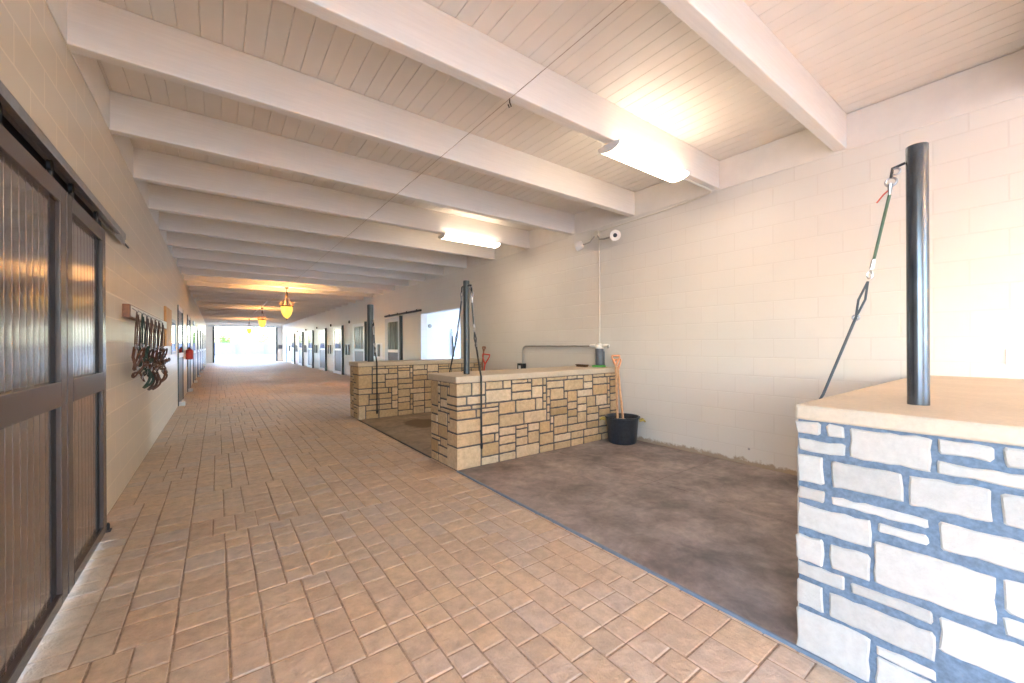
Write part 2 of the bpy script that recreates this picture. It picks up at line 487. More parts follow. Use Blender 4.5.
# base strip on the left wall
# ceiling boards with V grooves running along the aisle
mb = MB(); bw = .127; x = L-.1; k = 0
prof = []
while x < R+.1:
    prof += [(x+.0035, CEIL), (x+bw-.0035, CEIL), (x+bw, CEIL+.007)]
    x += bw
vs = [(p[0], YN, p[1]) for p in prof]+[(p[0], YF, p[1]) for p in prof]; n = len(prof)
mb.add(vs, [(i, i+1, n+i+1, n+i) for i in range(n-1)])
struct(mb, 'ceiling', 'ceil')
struct(B(L-TH, R+TH, YN-TH, YF+TH, CEIL+.02, CEIL+.22), 'ceiling', 'ceil')
# beams
i = -8
while BY0+i*BS < YF-.3:
    y = BY0+i*BS
    xl = L; xr = R-.012
    jx = rnd.uniform(-.02, .02)
    o = B(xl, xr, y, y+.10, BEAM, CEIL-.001).build('ceiling_beam', 'beam', bevel=.008, at=(xl, y, BEAM))
    near = {-3: 'white painted ceiling beam almost over the camera, cut by the top edge of the view',
            -2: 'white painted ceiling beam ending above the short cable of the tall steel post at right',
            -1: 'white painted ceiling beam that carries the nearest strip light',
            0: 'white painted ceiling beam next behind the one with the nearest strip light',
            1: 'white painted ceiling beam just in front of the beam with the farther strip light',
            2: 'white painted ceiling beam that carries the farther strip light',
            3: 'white painted ceiling beam next behind the one with the farther strip light'}
    if i in near: lab, grp = near[i], 'white beams under the boarded ceiling'
    elif i < -3: lab, grp = 'white painted ceiling beam behind the viewer, out of the picture', 'white ceiling beams behind the viewer'
    else: lab, grp = 'one of the many white painted ceiling beams receding toward the far opening', 'white ceiling beams far down the aisle'
    tag(o, lab, 'beam', grp)
    i += 1

# ------------------------------------------------------------------ stone partitions
def stone(mb, o, u, n, u0, u1, z0, z1, rnd, gap=.008, depth=.022):
    """one rough cut stone standing proud of the mortar plane"""
    o = Vector(o); u = Vector(u); n = Vector(n); up = Vector((0,0,1))
    a0, a1, b0, b1 = u0+gap, u1-gap, z0+gap, z1-gap
    if a1-a0 < .015 or b1-b0 < .012: return
    per = []
    def seg(p, q):
        l = math.hypot(q[0]-p[0], q[1]-p[1]); k = max(1, int(l/.035))
        return [(p[0]+(q[0]-p[0])*t/k, p[1]+(q[1]-p[1])*t/k) for t in range(k)]
    c = .006
    cor = [(a0+c, b0), (a1-c, b0), (a1, b0+c), (a1, b1-c), (a1-c, b1), (a0+c, b1), (a0, b1-c), (a0, b0+c)]
    for t in range(8): per += seg(cor[t], cor[(t+1) % 8])
    j = .0028 if gap > 0 else .0042
    per = [(p[0]+rnd.uniform(-j, j), p[1]+rnd.uniform(-j, j)) for p in per]
    cu, cz = (a0+a1)/2, (b0+b1)/2
    dp = depth+rnd.uniform(-.003, .003)
    def ring(ins, d):
        r = []
        for pu, pz in per:
            du = -ins if pu > cu else ins; dz = -ins if pz > cz else ins
            r.append(o+u*(pu+du*min(1, abs(pu-cu)/.02))+up*(pz+dz*min(1, abs(pz-cz)/.02))+n*d)
        return r
    N = len(per)
    vs = ring(0, -.005)+ring(.0, dp-.005)+ring(.006, dp)
    fs = []
    for k in range(2):
        for t in range(N): fs.append((k*N+t, k*N+(t+1) % N, (k+1)*N+(t+1) % N, (k+1)*N+t))
    fs.append(tuple(2*N+t for t in range(N)))
    mb.add(vs, fs)
def corner_stone(mb, x0, x1, y0, y1, z0, z1, rnd):
    g = .0095; z0 += g; z1 -= g
    j = lambda: rnd.uniform(-.003, .003)
    e = .006
    vs = []
    for z, ins in ((z0, e), (z0+e, 0), (z1-e, 0), (z1, e)):
        for (x, y) in ((x0+ins, y0+ins), (x1-ins, y0+ins), (x1-ins, y1-ins), (x0+ins, y1-ins)): vs.append((x+j(), y+j(), z))
    fs = [(3, 2, 1, 0), (12, 13, 14, 15)]
    for k in range(3):
        for t in range(4): fs.append((k*4+t, k*4+(t+1) % 4, k*4+4+(t+1) % 4, k*4+4+t))
    mb.add(vs, fs)
SZ = [(3, 2, .8), (4, 2, 1.1), (5, 2, 1.15), (6, 2, .9), (4, 3, 1.0), (3, 3, .7), (6, 3, .9), (5, 3, .8), (2, 2, .3), (4, 1, .7), (6, 1, .55), (2, 3, .35), (3, 1, .45)]
def partition(y0, y1, zc, zt, over, label, seed, custom=None, mat='stone', mort='mortar'):
    rn = random.Random(seed)
    t = thing('stone_partition', (M, (y0+y1)/2, 0), label, 'stone wall', 'low stone walls between the stalls')
    q = .007
    B(M+q, R-.002, y0+q, y1-q, -.01, zc).build('mortar_core', mort, t)
    mb = MB()
    def quoins(ynear, sgn):
        z = 0; k = rn.randint(0, 1); occ = []
        ch = zc/19
        zi = 0
        while zi < 19:
            h = rn.choice([1, 2, 2, 3, 3, 4, 5]); h = min(h, 19-zi)
            if 19-zi-h == 1: h += 1
            lx = rn.choice([2, 3, 3, 4, 5, 4]); ly = rn.choice([2, 3, 3, 4])
            xa, xb = M, M+lx*.062
            ya, yb = (ynear, ynear+sgn*ly*.062)
            corner_stone(mb, xa, xb-.0085, min(ya, yb)+(.0085 if sgn < 0 else 0), max(ya, yb)-(.0085 if sgn > 0 else 0), zi*ch, (zi+h)*ch, rn)
            occ.append((zi, zi+h, lx, ly)); zi += h
        return occ
    ch = zc/19
    W = y1-y0; nxe = int(round(W/.062)); ce = W/nxe
    nxl = int((R-M)/.062); cl = (R-M)/nxl
    if custom is None:
        oc1 = quoins(y0, 1); oc2 = quoins(y1, -1)
        def blk(oc, idx): return lambda i, j: any(a <= j < b and i < (lx if idx == 0 else ly) for a, b, lx, ly in oc)
        bl1, bl2 = blk(oc1, 0), blk(oc2, 0)
        e1, e2 = blk(oc1, 1), blk(oc2, 1)
        for i, j, w, h in pack(nxe, 19, SZ, rn, lambda i, j: e1(i, j) or e2(nxe-1-i, j)):
            stone(mb, (M+q, y0, 0), (0, 1, 0), (-1, 0, 0), i*ce, (i+w)*ce, j*ch, (j+h)*ch, rn, .0095, .007)
        for i, j, w, h in pack(nxl, 19, SZ, rn, bl1):
            stone(mb, (M, y0+q, 0), (1, 0, 0), (0, -1, 0), i*cl, (i+w)*cl, j*ch, (j+h)*ch, rn, .0095, .007)
        for i, j, w, h in pack(nxl, 19, SZ, rn, bl2):
            stone(mb, (M, y1-q, 0), (1, 0, 0), (0, 1, 0), i*cl, (i+w)*cl, j*ch, (j+h)*ch, rn, .0095, .007)
    else:
        for ya, yb, za, zb in custom:
            stone(mb, (M+q, 0, 0), (0, 1, 0), (-1, 0, 0), ya, yb, za, zb, rn, -.0025, .007)
        for yy, nn in ((y0+q, -1), (y1-q, 1)):
            for i, j, w, h in pack(nxl, 19, [(a+2, min(b+1, 4), c) for a, b, c in SZ], rn):
                stone(mb, (M, yy, 0), (1, 0, 0), (0, nn, 0), i*cl, (i+w)*cl, j*ch, (j+h)*ch, rn, .011, .007)
    mb.build('stone_facing', mat, t)
    B(M-over, R-.002, y0-over, y1+over, zc, zt).build('concrete_cap', 'cap', t, bevel=.012)
    return t
# the stones of the nearest wall, measured from the photograph (Y0, Y1, Z0, Z1)
W1 = [(0.62, 0.705, 1.0, 1.054), (0.532, 0.589, 1.004, 1.051), (0.533, 0.699, 0.925, 0.975), (0.276, 0.508, 0.929, 1.048), (0.126, 0.255, 1.001, 1.048), (0.04, 0.099, 0.992, 1.049), (0.607, 0.7, 0.783, 0.899), (0.353, 0.573, 0.79, 0.896), (0.04, 0.256, 0.927, 0.966), (0.133, 0.332, 0.785, 0.897), (0.604, 0.7, 0.707, 0.751), (0.283, 0.574, 0.711, 0.741), (0.04, 0.104, 0.793, 0.895), (0.45, 0.701, 0.572, 0.675), (0.283, 0.42, 0.649, 0.681), (0.04, 0.25, 0.649, 0.744), (0.609, 0.705, 0.424, 0.534), (0.453, 0.58, 0.435, 0.534), (0.125, 0.435, 0.439, 0.601), (0.532, 0.706, 0.352, 0.407), (0.61, 0.706, 0.219, 0.327), (0.273, 0.511, 0.359, 0.398), (0.04, 0.099, 0.495, 0.606), (0.27, 0.586, 0.216, 0.319), (0.04, 0.102, 0.417, 0.471), (0.456, 0.707, 0.014, 0.196), (0.04, 0.251, 0.27, 0.394), (0.27, 0.425, 0.146, 0.181), (0.276, 0.43, 0.0, 0.135), (0.04, 0.262, 0.0, 0.035)]
partition(.035, .707, 1.062, 1.13, .004, 'pale stone wall with blue-grey joints and wide concrete cap at right, nearest of the three', 5, W1, 'stone_pale', 'mortar_blue')
partition(3.945, 4.615, .982, 1.06, .028, 'buff stone wall with concrete cap and slender post behind the black tub, middle of the three', 11)
partition(7.775, 8.395, 1.01, 1.09, .02, 'golden stone wall with concrete cap beyond the middle one, farthest of the three', 23)

# ------------------------------------------------------------------ posts on the walls and their ties
def post(x, y, z, top, r, label, mat):
    t = thing('hitching_post', (x, y, z), label, 'post', 'steel posts on the stone walls')
    mb = MB().lathe([(r*1.0, 0), (r, top-z)], (x, y, z), 36)
    mb.build('pole', mat, t, smooth=True)
    MB().lathe([(r*.98, 0), (r*.98, .002), (r*.86, .004), (r*.86, -.03)], (x, y, top-.001), 36).build('open_rim', 'black', t, smooth=True)
    return t
def torus(mb, c, r, t, axis='x', n=18, sx=1, sz=1):
    pts = []
    for k in range(n):
        q = 2*PI*k/n; a, b = r*math.cos(q)*sx, r*math.sin(q)*sz
        pts.append({'x': (c[0], c[1]+a, c[2]+b), 'y': (c[0]+a, c[1], c[2]+b), 'z': (c[0]+a, c[1]+b, c[2])}[axis])
    mb.tube(pts, t, 8, closed=True)
def tie(x, y, z_att, yend, zcap, hang, label, r=.006, over=.004, post_r=.037, green=True):
    s = 1 if yend > y else -1
    y_p = y+s*post_r
    t = thing('cross_tie', (x, y_p, z_att), label, 'tie cable', 'tie cables of the hitching posts')
    k = r/.006
    # bracket loop on the post and a snap
    MB().tube([(x, y_p, z_att), (x, y_p+s*.04*k, z_att-.01), (x, y_p+s*.045*k, z_att-.05*k)], .006*k, 8).build('bracket', 'black', t, smooth=True)
    mb = MB(); torus(mb, (x, y_p+s*.045*k, z_att-.066*k), .018*k, .0045*k, 'x'); torus(mb, (x, y_p+s*.03*k, z_att-.028), .014*k, .004*k, 'x')
    mb.tube([(x, y_p+s*.048*k, z_att-.075*k), (x, y_p+s*.05*k, z_att-.12*k)], [.010*k, .005*k], 8)
    mb.build('ring', 'steel', t, smooth=True)
    P0 = Vector((x, y_p+s*.05*k, z_att-.12*k)); P4 = Vector((x, yend+s*over, zcap+.012))
    f = lambda q, sag=0: P0.lerp(P4, q)-Vector((0, 0, sag))
    # slightly slack: a kink where the halves meet
    kink = Vector((0, -s*.02, -.03))
    A = P0.lerp(P4, .28)+kink*.8; A2 = P0.lerp(P4, .38)+kink; B_ = P0.lerp(P4, .56)+kink*1.0
    MB().tube([P0, A], r, 8).build('upper_strap', 'strapgreen' if green else 'strap', t, smooth=True)
    mb = MB(); mb.tube([A, A.lerp(A2, .45)], r*1.5, 8); 
    m_ = A.lerp(A2, .7); torus(mb, tuple(m_), .017*k, .0035*k, 'x', sx=.55)
    mb.build('snap_hook', 'chrome' if green else 'steel', t, smooth=True)
    MB().tube([A2, A2.lerp(B_, .5)+Vector((0, s*.012*k, 0)), B_], r*.8, 6).tube([A2, A2.lerp(B_, .5)-Vector((0, s*.012*k, 0)), B_], r*.8, 6).build('doubled_loop', 'strap', t, smooth=True)
    mb = MB(); torus(mb, tuple(B_), .012*k, .004*k, 'x'); mb.build('buckle', 'steel', t, smooth=True)
    pts = [B_, P4, (x, yend+s*(over+.012), zcap-.012), (x, yend+s*(over+.012), hang)]
    MB().tube(pts, r, 8).build('lower_strap', 'strap' if green else 'rubber', t, smooth=True)
    MB().tube([(x, yend+s*(over+.012), hang+.03), (x, yend+s*(over+.012), hang-.03)], [r*1.6, r*1.2], 8).build('end_clip', 'black', t, smooth=True)
    if green:
        MB().tube([(x, y_p+s*.05, z_att-.10), (x-.005, y_p+s*.075, z_att-.125), (x, y_p+s*.10, z_att-.155)], .0035, 6).build('tape_tail', 'redtape', t)
    return t
p1 = post(2.555, .365, 1.13, 2.30, .0375, 'thick shiny steel post on the cap of the nearest stone wall', 'pole')
tie(2.545, .365, 2.235, .712, 1.13, .72, 'green and grey tie cable slanting from the thick steel post to its wall edge', .0065)
p2 = post(2.43, 4.22, 1.06, 2.185, .037, 'slender dark steel post on the cap of the middle stone wall', 'pole_dark')
tie(2.425, 4.22, 2.13, 4.645, 1.06, .5, 'grey tie cable from the middle post running down to the far edge of its wall', .009, green=False, over=0)
tie(2.435, 4.22, 2.13, 3.91, 1.06, .25, 'long black tie cable hanging down the near face of the middle stone wall', .011, green=False, over=0)
p3 = post(2.46, 8.08, 1.09, 2.22, .06, 'dark steel post on the cap of the farthest stone wall', 'pole_dark')
tie(2.47, 8.08, 1.9, 7.735, 1.09, .13, 'black tie cable hanging down the face of the farthest stone wall', .014, green=False, over=0, post_r=.065)

# ------------------------------------------------------------------ sliding doors on the left
XF = -.675     # outer face of leaves
def leaf(y0, y1, label, gapz=.02):
    t = thing('sliding_door', (L+.04, (y0+y1)/2, 0), label, 'sliding door', 'brown sliding doors on the left wall')
    xb = XF-.048; zt = 2.285; st = .105
    def boards(z0, z1, name):
        mb = MB(); y = y0+st-.01; w = (y1-y0-2*st+.02)/10
        for k in range(10):
            a, b = y+k*w, y+(k+1)*w; d = XF-.024; n = 6
            vs = []; fs = []
            pr = [(a, d-.006), (a+.004, d)]+[(a+.004+(w-.008)*i/n, d+.0004*math.sin(PI*i/n)) for i in range(1, n)]+[(b-.004, d), (b, d-.006)]
            for (yy, xx) in pr: vs += [(xx, yy, z0), (xx, yy, z1)]
            for i in range(len(pr)-1): fs.append((2*i, 2*i+1, 2*i+3, 2*i+2))
            mb.add(vs, fs)
        mb.box(xb, XF-.031, y0+st-.02, y1-st+.02, z0, z1)
        mb.build(name, 'door', t, smooth=True)
        B(XF-.030, XF-.021, y1-st-.075, y1-st, z0+.005, z1-.005).build('shade_strip', 'shade_black', t)  # black strip paints in the shade along the panel's far edge
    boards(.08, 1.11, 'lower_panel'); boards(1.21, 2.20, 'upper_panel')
    for a, b in ((y0, y0+st), (y1-st, y1)): B(xb, XF, a+.001, b-.001, gapz, zt).build('stile', 'doorframe', t, bevel=.004)
    for z0, z1, nm in ((gapz, .085, 'bottom_rail'), (1.09, 1.225, 'middle_rail'), (2.19, zt, 'top_rail')):
        B(xb, XF+.001, y0+st, y1-st, z0, z1).build(nm, 'doorframe', t, bevel=.004)
    for a in (y0+.18, y1-.18):
        h = MB().tube([(XF-.02, a, zt-.02), (XF-.02, a, zt+.055)], .012, 8).build('hanger', 'black', t)
        MB().lathe([(.001, -.008), (.03, -.008), (.03, .008), (.001, .008)]).xform(Matrix.Translation((XF-.02, a, zt+.068)) @ Matrix.Rotation(PI/2, 4, 'Y')).build('wheel', 'black', h if False else t, smooth=True)
    return t
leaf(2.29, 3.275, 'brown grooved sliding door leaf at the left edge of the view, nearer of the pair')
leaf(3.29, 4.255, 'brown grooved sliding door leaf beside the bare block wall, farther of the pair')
t = thing('door_track', (L, 3.8, 2.34), 'long steel sliding door track on a painted header board above the brown doors', 'door track')
B(L+.001, L+.035, 1.2, 4.9, 2.415, 2.475).build('header_board', 'trimw', t, bevel=.004)
t.children[0].data.materials[0] = simple('taupe_header', (.40, .32, .27), .5)
mb = MB().box(L+.035, L+.040, .9, 5.3, 2.375, 2.44).box(L+.002, L+.10, .9, 4.9, 2.405, 2.412).box(L+.092, L+.10, .9, 4.9, 2.36, 2.412)
mb.build('rail', 'steel', t, bevel=.002)
B(L+.002, L+.02, .9, 4.45, 2.24, 2.405).build('back_channel', 'black', t)
B(L+.002, L+.012, 4.9, 5.75, 2.44, 2.452).build('tail_bar', 'black', t)
for k in range(7):
    y = 1.4+k*.55
    MB().lathe([(.001, .008), (.009, .008), (.009, 0)]).xform(Matrix.Translation((L+.036, y, 2.445)) @ Matrix.Rotation(PI/2, 4, 'Y')).build('bolt', 'black', t)
g = thing('door_guide', (L+.05, 4.3, 0), 'small black roller guide on the floor at the corner of the farther brown door', 'door guide')
MB().box(L+.002, L+.09, 4.27, 4.33, 0, .012).build('base', 'black', g, bevel=.003)
MB().lathe([(.018, 0), (.022, .01), (.022, .04), (.018, .05)], (L+.06, 4.30, .012), 18).build('roller', 'rubber', g, smooth=True)

# ------------------------------------------------------------------ halter rack
t = thing('halter_rack', (L, 7.0, 1.7), 'long wooden rack board with hooks on the left wall, holding leather halters', 'rack')
B(L+.001, L+.055, 5.42, 9.0, 1.705, 1.835).build('board', 'brownwood', t, bevel=.004)
B(L+.055, L+.060, 5.48, 8.98, 1.715, 1.825).build('glare_front', 'trimw', t, bevel=.002)  # pale facing puts the glossy front's bright reflection into its colour
HY = [5.52, 5.88, 6.25, 6.62, 7.02, 7.42, 7.88]
for y in HY:
    x = L+.06
    MB().tube([(x, y, 1.80), (x+.03, y, 1.775), (x+.04, y, 1.75), (x+.045, y, 1.765)], .005, 8).build('hook', 'steel', t, smooth=True)
def strap(mb, pts, w=.013): mb.tube(pts, w*1.1, 6, flat=.36)
def halter(y, mat, s, seed, label, lead=False):
    rn = random.Random(seed)
    x = L+.085; z = 1.755
    t = thing('halter', (x, y, z), label, 'halter', 'halters hanging from the wall rack')
    w = .10*s
    mb = MB()
    # crown loop over the hook, two cheek straps spreading
    strap(mb, [(x, y-.05*s, z-.30*s), (x+.005, y-.035*s, z-.14*s), (x+.01, y-.012, z-.03), (x+.01, y, z), (x+.01, y+.012, z-.03), (x+.01, y+.04*s, z-.15*s), (x, y+.06*s, z-.30*s)], .016)
    strap(mb, [(x+.03, y-.045*s, z-.29*s), (x+.035, y-.02*s, z-.16*s), (x+.02, y, z-.02)], .014)
    mb.build('crown_strap', mat, t)
    # cheek pieces to noseband
    mb = MB()
    ya, yb = y-.07*s, y+.07*s; zz = z-.30*s
    strap(mb, [(x, ya+.02, zz), (x-.005, ya-.03*s, zz-.09*s), (x+.02, ya-.05*s, zz-.19*s)])
    mb.build('cheek_strap', mat, t); mb = MB()
    strap(mb, [(x, yb-.01, zz), (x+.03, yb+.03*s, zz-.10*s), (x+.05, yb+.06*s, zz-.17*s)])
    mb.build('cheek_strap', mat, t)
    mb = MB(); nb = []
    for k in range(20):
        q = 2*PI*k/20
        nb.append((x+.035+.055*math.sin(q), y+.135*s*math.cos(q), zz-.20*s+.055*s*math.sin(q*1.0+rn.uniform(.2, .5))+.02*math.sin(3*q)))
    mb.tube(nb, .016, 6, closed=True, flat=.45); mb.build('noseband', mat, t)
    mb = MB(); th = []
    for k in range(18):
        q = 2*PI*k/18
        th.append((x+.02+.04*math.cos(q), y+.02+.085*s*math.sin(q), zz-.11*s+.10*s*math.cos(q+rn.uniform(0, .3))))
    mb.tube(th, .012, 6, closed=True, flat=.45)
    strap(mb, [(x+.03, y-.02, zz-.22*s), (x+.06, y+.03, zz-.31*s), (x+.03, y+.09*s, zz-.28*s)], .011)
    mb.build('throat_latch', mat, t)
    for (a, b, c) in ((x+.01, ya, zz), (x+.01, yb, zz), (x+.03, ya-.05*s, zz-.19*s), (x+.055, yb+.06*s, zz-.17*s), (x+.05, y+.02, zz-.27*s)):
        mb = MB(); torus(mb, (a, b, c), .022, .0045, 'x', 14)
        mb.build('ring', 'steel', t, smooth=True)
    if lead:
        mb = MB(); pts = []
        for k in range(26):
            q = k/25; pts.append((x+.05+.03*math.sin(q*9), y+.02+.14*math.sin(q*2*PI*1.0)*s, zz-.24*s-.20*math.sin(q*PI)))
        strap(mb, pts, .012); mb.build('lead_strap', mat, t)
    return t
HS = [('leather', 1.15, 'brown leather halter on the hook nearest the brown doors, first on the rack', False),
      ('leather_green', 1.1, 'dark green webbing halter second from the brown doors on the wall rack', True),
      ('leather_dark', 1.2, 'dark brown leather halter between the green halter and the reddish one, with trailing lead', True),
      ('leather', 1.25, 'reddish brown leather halter in the middle of the wall rack', True),
      ('leather_dark', 1.3, 'dark leather halter fifth along the wall rack from the doors', False),
      ('leather', 1.2, 'brown leather halter sixth along the rack, next to the last', True),
      ('leather_dark', 1.2, 'dark brown leather halter at the far end of the rack near the wooden panel', False)]
for y, (m_, s_, lab, ld) in zip(HY, HS): halter(y, m_, s_, int(y*10), lab, ld)

t = B(L+.001, L+.035, 9.25, 10.3, 1.42, 2.12).build('wooden_panel', 'plywood', bevel=.004, at=(L, 9.25, 1.5))
tag(t, 'orange plywood panel fixed to the left wall past the end of the halter rack', 'wall panel')

# window in the left wall
t = MB()
for a in ((10.6, 10.66, 1.25, 1.98), (11.59, 11.65, 1.25, 1.98), (10.66, 11.59, 1.25, 1.31), (10.66, 11.59, 1.92, 1.98)):
    t.box(L-.12, L+.012, *a)
w = struct(t, 'window_1', 'bluewhite', at=(L, 11.1, 1.25))
B(L-.004, L+.0, 10.66, 11.59, 1.31, 1.92).build('pane', 'glass', w)

# ------------------------------------------------------------------ stall doors, left row
LN = ['glazed stall door in the left wall just before the red fire extinguisher',
      'glazed stall door in the left wall just past the red fire extinguisher',
      'glazed stall door in the left wall, third from the brown sliding doors']
for k, (a, b) in enumerate(DL):
    lab = LN[k] if k < 3 else 'one of the distant glazed stall doors in the left wall near the far opening'
    t = thing('stall_door', (L, (a+b)/2, 0), lab, 'stall door', 'stall doors along the left wall' if k < 3 else 'distant stall doors of the left wall')
    for y in (a, b-.09): B(L-.05, L+.022, y, y+.09, 0, 2.40).build('post', 'pole_dark', t, bevel=.006)
    B(L-.05, L+.018, a+.09, b-.09, 2.30, 2.40).build('head_rail', 'whitegloss', t, bevel=.006)
    B(L-.05, L+.03, a+.09, b-.09, 1.14, 1.25).build('middle_rail', 'whitegloss', t, bevel=.006)
    B(L-.02, L+.010, a+.09, b-.09, .02, 1.14).build('lower_panel', 'lowpanel', t)
    B(L+.002, L+.007, a+.09, b-.09, 1.25, 2.30).build('pane', 'glass', t)
    B(L+.002, L+.13, a+.02, a+.16, 0, .09).build('foot_block', 'threshold', t, bevel=.01)
# fire extinguisher
t = thing('fire_extinguisher', (L+.08, 14.9, 1.04), 'red fire extinguisher hanging on the left wall between two stall doors', 'fire extinguisher')
MB().lathe([(.05, 0), (.085, .015), (.09, .05), (.09, .24), (.07, .285), (.03, .30), (.025, .32)], (L+.10, 14.9, 1.03), 24).build('cylinder', 'red', t, smooth=True)
MB().box(L+.07, L+.13, 14.87, 14.93, 1.35, 1.37).box(L+.06, L+.16, 14.885, 14.915, 1.385, 1.40).tube([(L+.10, 14.9, 1.34), (L+.10, 14.9, 1.39)], .015).build('valve_handle', 'black', t, bevel=.003)
MB().tube([(L+.10, 14.93, 1.36), (L+.14, 15.0, 1.33), (L+.16, 15.0, 1.2), (L+.15, 14.99, 1.10)], .012, 8).build('hose', 'rubber', t, smooth=True)
B(L+.001, L+.02, 14.85, 14.95, 1.05, 1.35).build('bracket', 'white', t)

# ------------------------------------------------------------------ right row: white panel, sliding door, stall doors
o = MB().lathe([(.001, .03), (.055, .025), (.06, 0)], n=20).xform(Matrix.Translation((5.213, 11.268, 1.995)) @ Matrix.Rotation(PI/2, 4, 'X')).build('wall_fitting', 'greyconduit', smooth=True, at=(5.213, 11.27, 1.995))
tag(o, 'small dark round fitting on the white wall of the side passage', 'wall fitting')  # unlit dark fitting of unknown use
t = thing('lead_rope', (5.96, 11.23, 1.88), 'blue-grey lead rope hanging on the white wall of the side passage', 'lead rope')
MB().tube([(5.955, 11.23, 1.70), (5.965, 11.225, 1.50), (5.985, 11.225, 1.3), (6.0, 11.23, 1.05)], [.022, .03, .034, .03], 8).build('rope', 'pole_dark', t, smooth=True)
mb = MB(); torus(mb, (5.95, 11.23, 1.76), .04, .010, 'y'); mb.tube([(5.95, 11.23, 1.80), (5.95, 11.24, 1.88), (5.95, 11.268, 1.90)], .010); mb.build('snap', 'steel', t, smooth=True)

t = thing('door_track', (R, 12.7, 2.43), 'dark steel track above the pale blue sliding door in the right wall', 'door track')
B(R-.06, R-.002, 11.2, 14.35, 2.425, 2.48).build('rail', 'black', t, bevel=.004)
for y in (11.4, 12.2, 13.0, 13.8): B(R-.075, R-.06, y, y+.06, 2.42, 2.50).build('bracket', 'black', t)

def right_door(a, b, lab, grp, frame='whitegloss', near=False):
    t = thing('stall_door', (R, (a+b)/2, 0), lab, 'stall door', grp)
    x = R-.05; zt = 2.36
    B(R-.09, R-.002, a-.02, a+.07, 0, zt+.03).build('post', 'pole_dark', t, bevel=.005)
    for y0, y1, nm in ((a+.07, a+.30, 'stile'), (b-.30, b-.0, 'stile')): B(x, R-.002, y0, y1, 0, zt).build(nm, frame, t, bevel=.005)
    B(x, R-.002, a+.30, b-.30, 2.22, zt).build('top_rail', frame, t, bevel=.005)
    B(x-.002, R-.002, a+.30, b-.30, 1.17, 1.27).build('middle_rail', 'whitegloss', t, bevel=.005)
    B(x, R-.002, a+.30, b-.30, 0, .14).build('bottom_rail', frame, t, bevel=.005)
    B(x+.02, R-.002, a+.30, b-.30, .14, 1.17).build('lower_panel', 'lowpanel', t)
    B(x+.02, R-.002, a+.30, b-.30, 1.27, 2.22).build('pane', 'darkglass', t)
    for q in range(1, 4):
        y = a+.30+(b-a-.60)*q/4
        B(x+.008, x+.02, y-.008, y+.008, 1.27, 2.22).build('glazing_bar', 'black', t)
    return t
right_door(12.75, 14.33, 'pale blue sliding stall door with upper bars under the dark track in the right wall', 'stall doors along the right wall', 'bluewhite')
RL = ['white framed stall door behind the post of the farthest stone wall',
      'white framed stall door with greenish pane, nearest one seen left of the farthest stone wall',
      'white framed stall door with greenish pane, second one left of the farthest stone wall',
      'white framed stall door with greenish pane, third one left of the farthest stone wall',
      'white framed stall door, fourth one left of the farthest stone wall',
      'white framed stall door, farthest of the row, next to the narrow blue door']
for k in range(6):
    a = 16.65+3.72*k
    right_door(a, a+1.95, RL[k], 'stall doors along the right wall')
    t = thing('wall_rack', (R, a+2.9, 1.0), ['pair of dark blanket bars on a white plate beside the pale blue sliding door' if False else
        ('pair of dark blanket bars on the right wall, '+w_) for w_ in ('left of the half-hidden door', 'left of the first open-row stall door', 'left of the second open-row stall door', 'left of the third open-row stall door', 'left of the fourth open-row stall door', 'beside the narrow blue door')][k], 'wall rack', 'pairs of blanket bars between the stall doors')
    B(R-.012, R-.002, a+2.5, a+3.25, 1.02, 1.50).build('plate', 'whitegloss', t)
    for y in (a+2.6, a+3.1): B(R-.06, R-.012, y, y+.11, .98, 1.46).build('bar', 'pole_dark', t, bevel=.005)
    o = MB().lathe([(.001, .06), (.06, .05), (.07, 0)], n=16).xform(Matrix.Translation((R-.002, a+2.6, 2.50)) @ Matrix.Rotation(-PI/2, 4, 'Y')).build('round_knob', 'bronze', smooth=True, at=(R, a+2.6, 2.5))  # unidentified dark wall dot, shaped as a plain knob
    tag(o, 'small dark round vent high on the right wall between distant stall doors', 'knob', 'dark round knobs above the stall doors')
t = thing('wall_rack', (R, 15.4, 1.0), 'pair of dark blanket bars on a white plate beside the pale blue door', 'wall rack', 'pairs of blanket bars between the stall doors')
B(R-.012, R-.002, 14.75, 15.9, .95, 1.50).build('plate', 'whitegloss', t)
for y in (15.0, 15.6): B(R-.06, R-.012, y, y+.14, 1.0, 1.45).build('bar', 'pole_dark', t, bevel=.005)
t = thing('narrow_door', (R, 40.5, 0), 'narrow blue door in the right wall beside the far opening', 'door')
B(R-.05, R-.002, 39.9, 41.1, 0, 2.45).build('leaf', 'blue', t, bevel=.006)
MB().tube([(R-.05, 40.05, 1.05), (R-.10, 40.05, 1.05), (R-.10, 40.2, 1.05)], .015, 8).build('handle', 'steel', t)
t = thing('control_box', (4.75, YF, 1.2), 'black box on the white pier right of the far opening', 'control box')
B(4.60, 4.88, YF-.14, YF-.002, 1.16, 1.50).build('case', 'black', t, bevel=.01)
B(4.63, 4.85, YF-.155, YF-.14, 1.19, 1.47).build('door', 'greyplastic', t, bevel=.005)

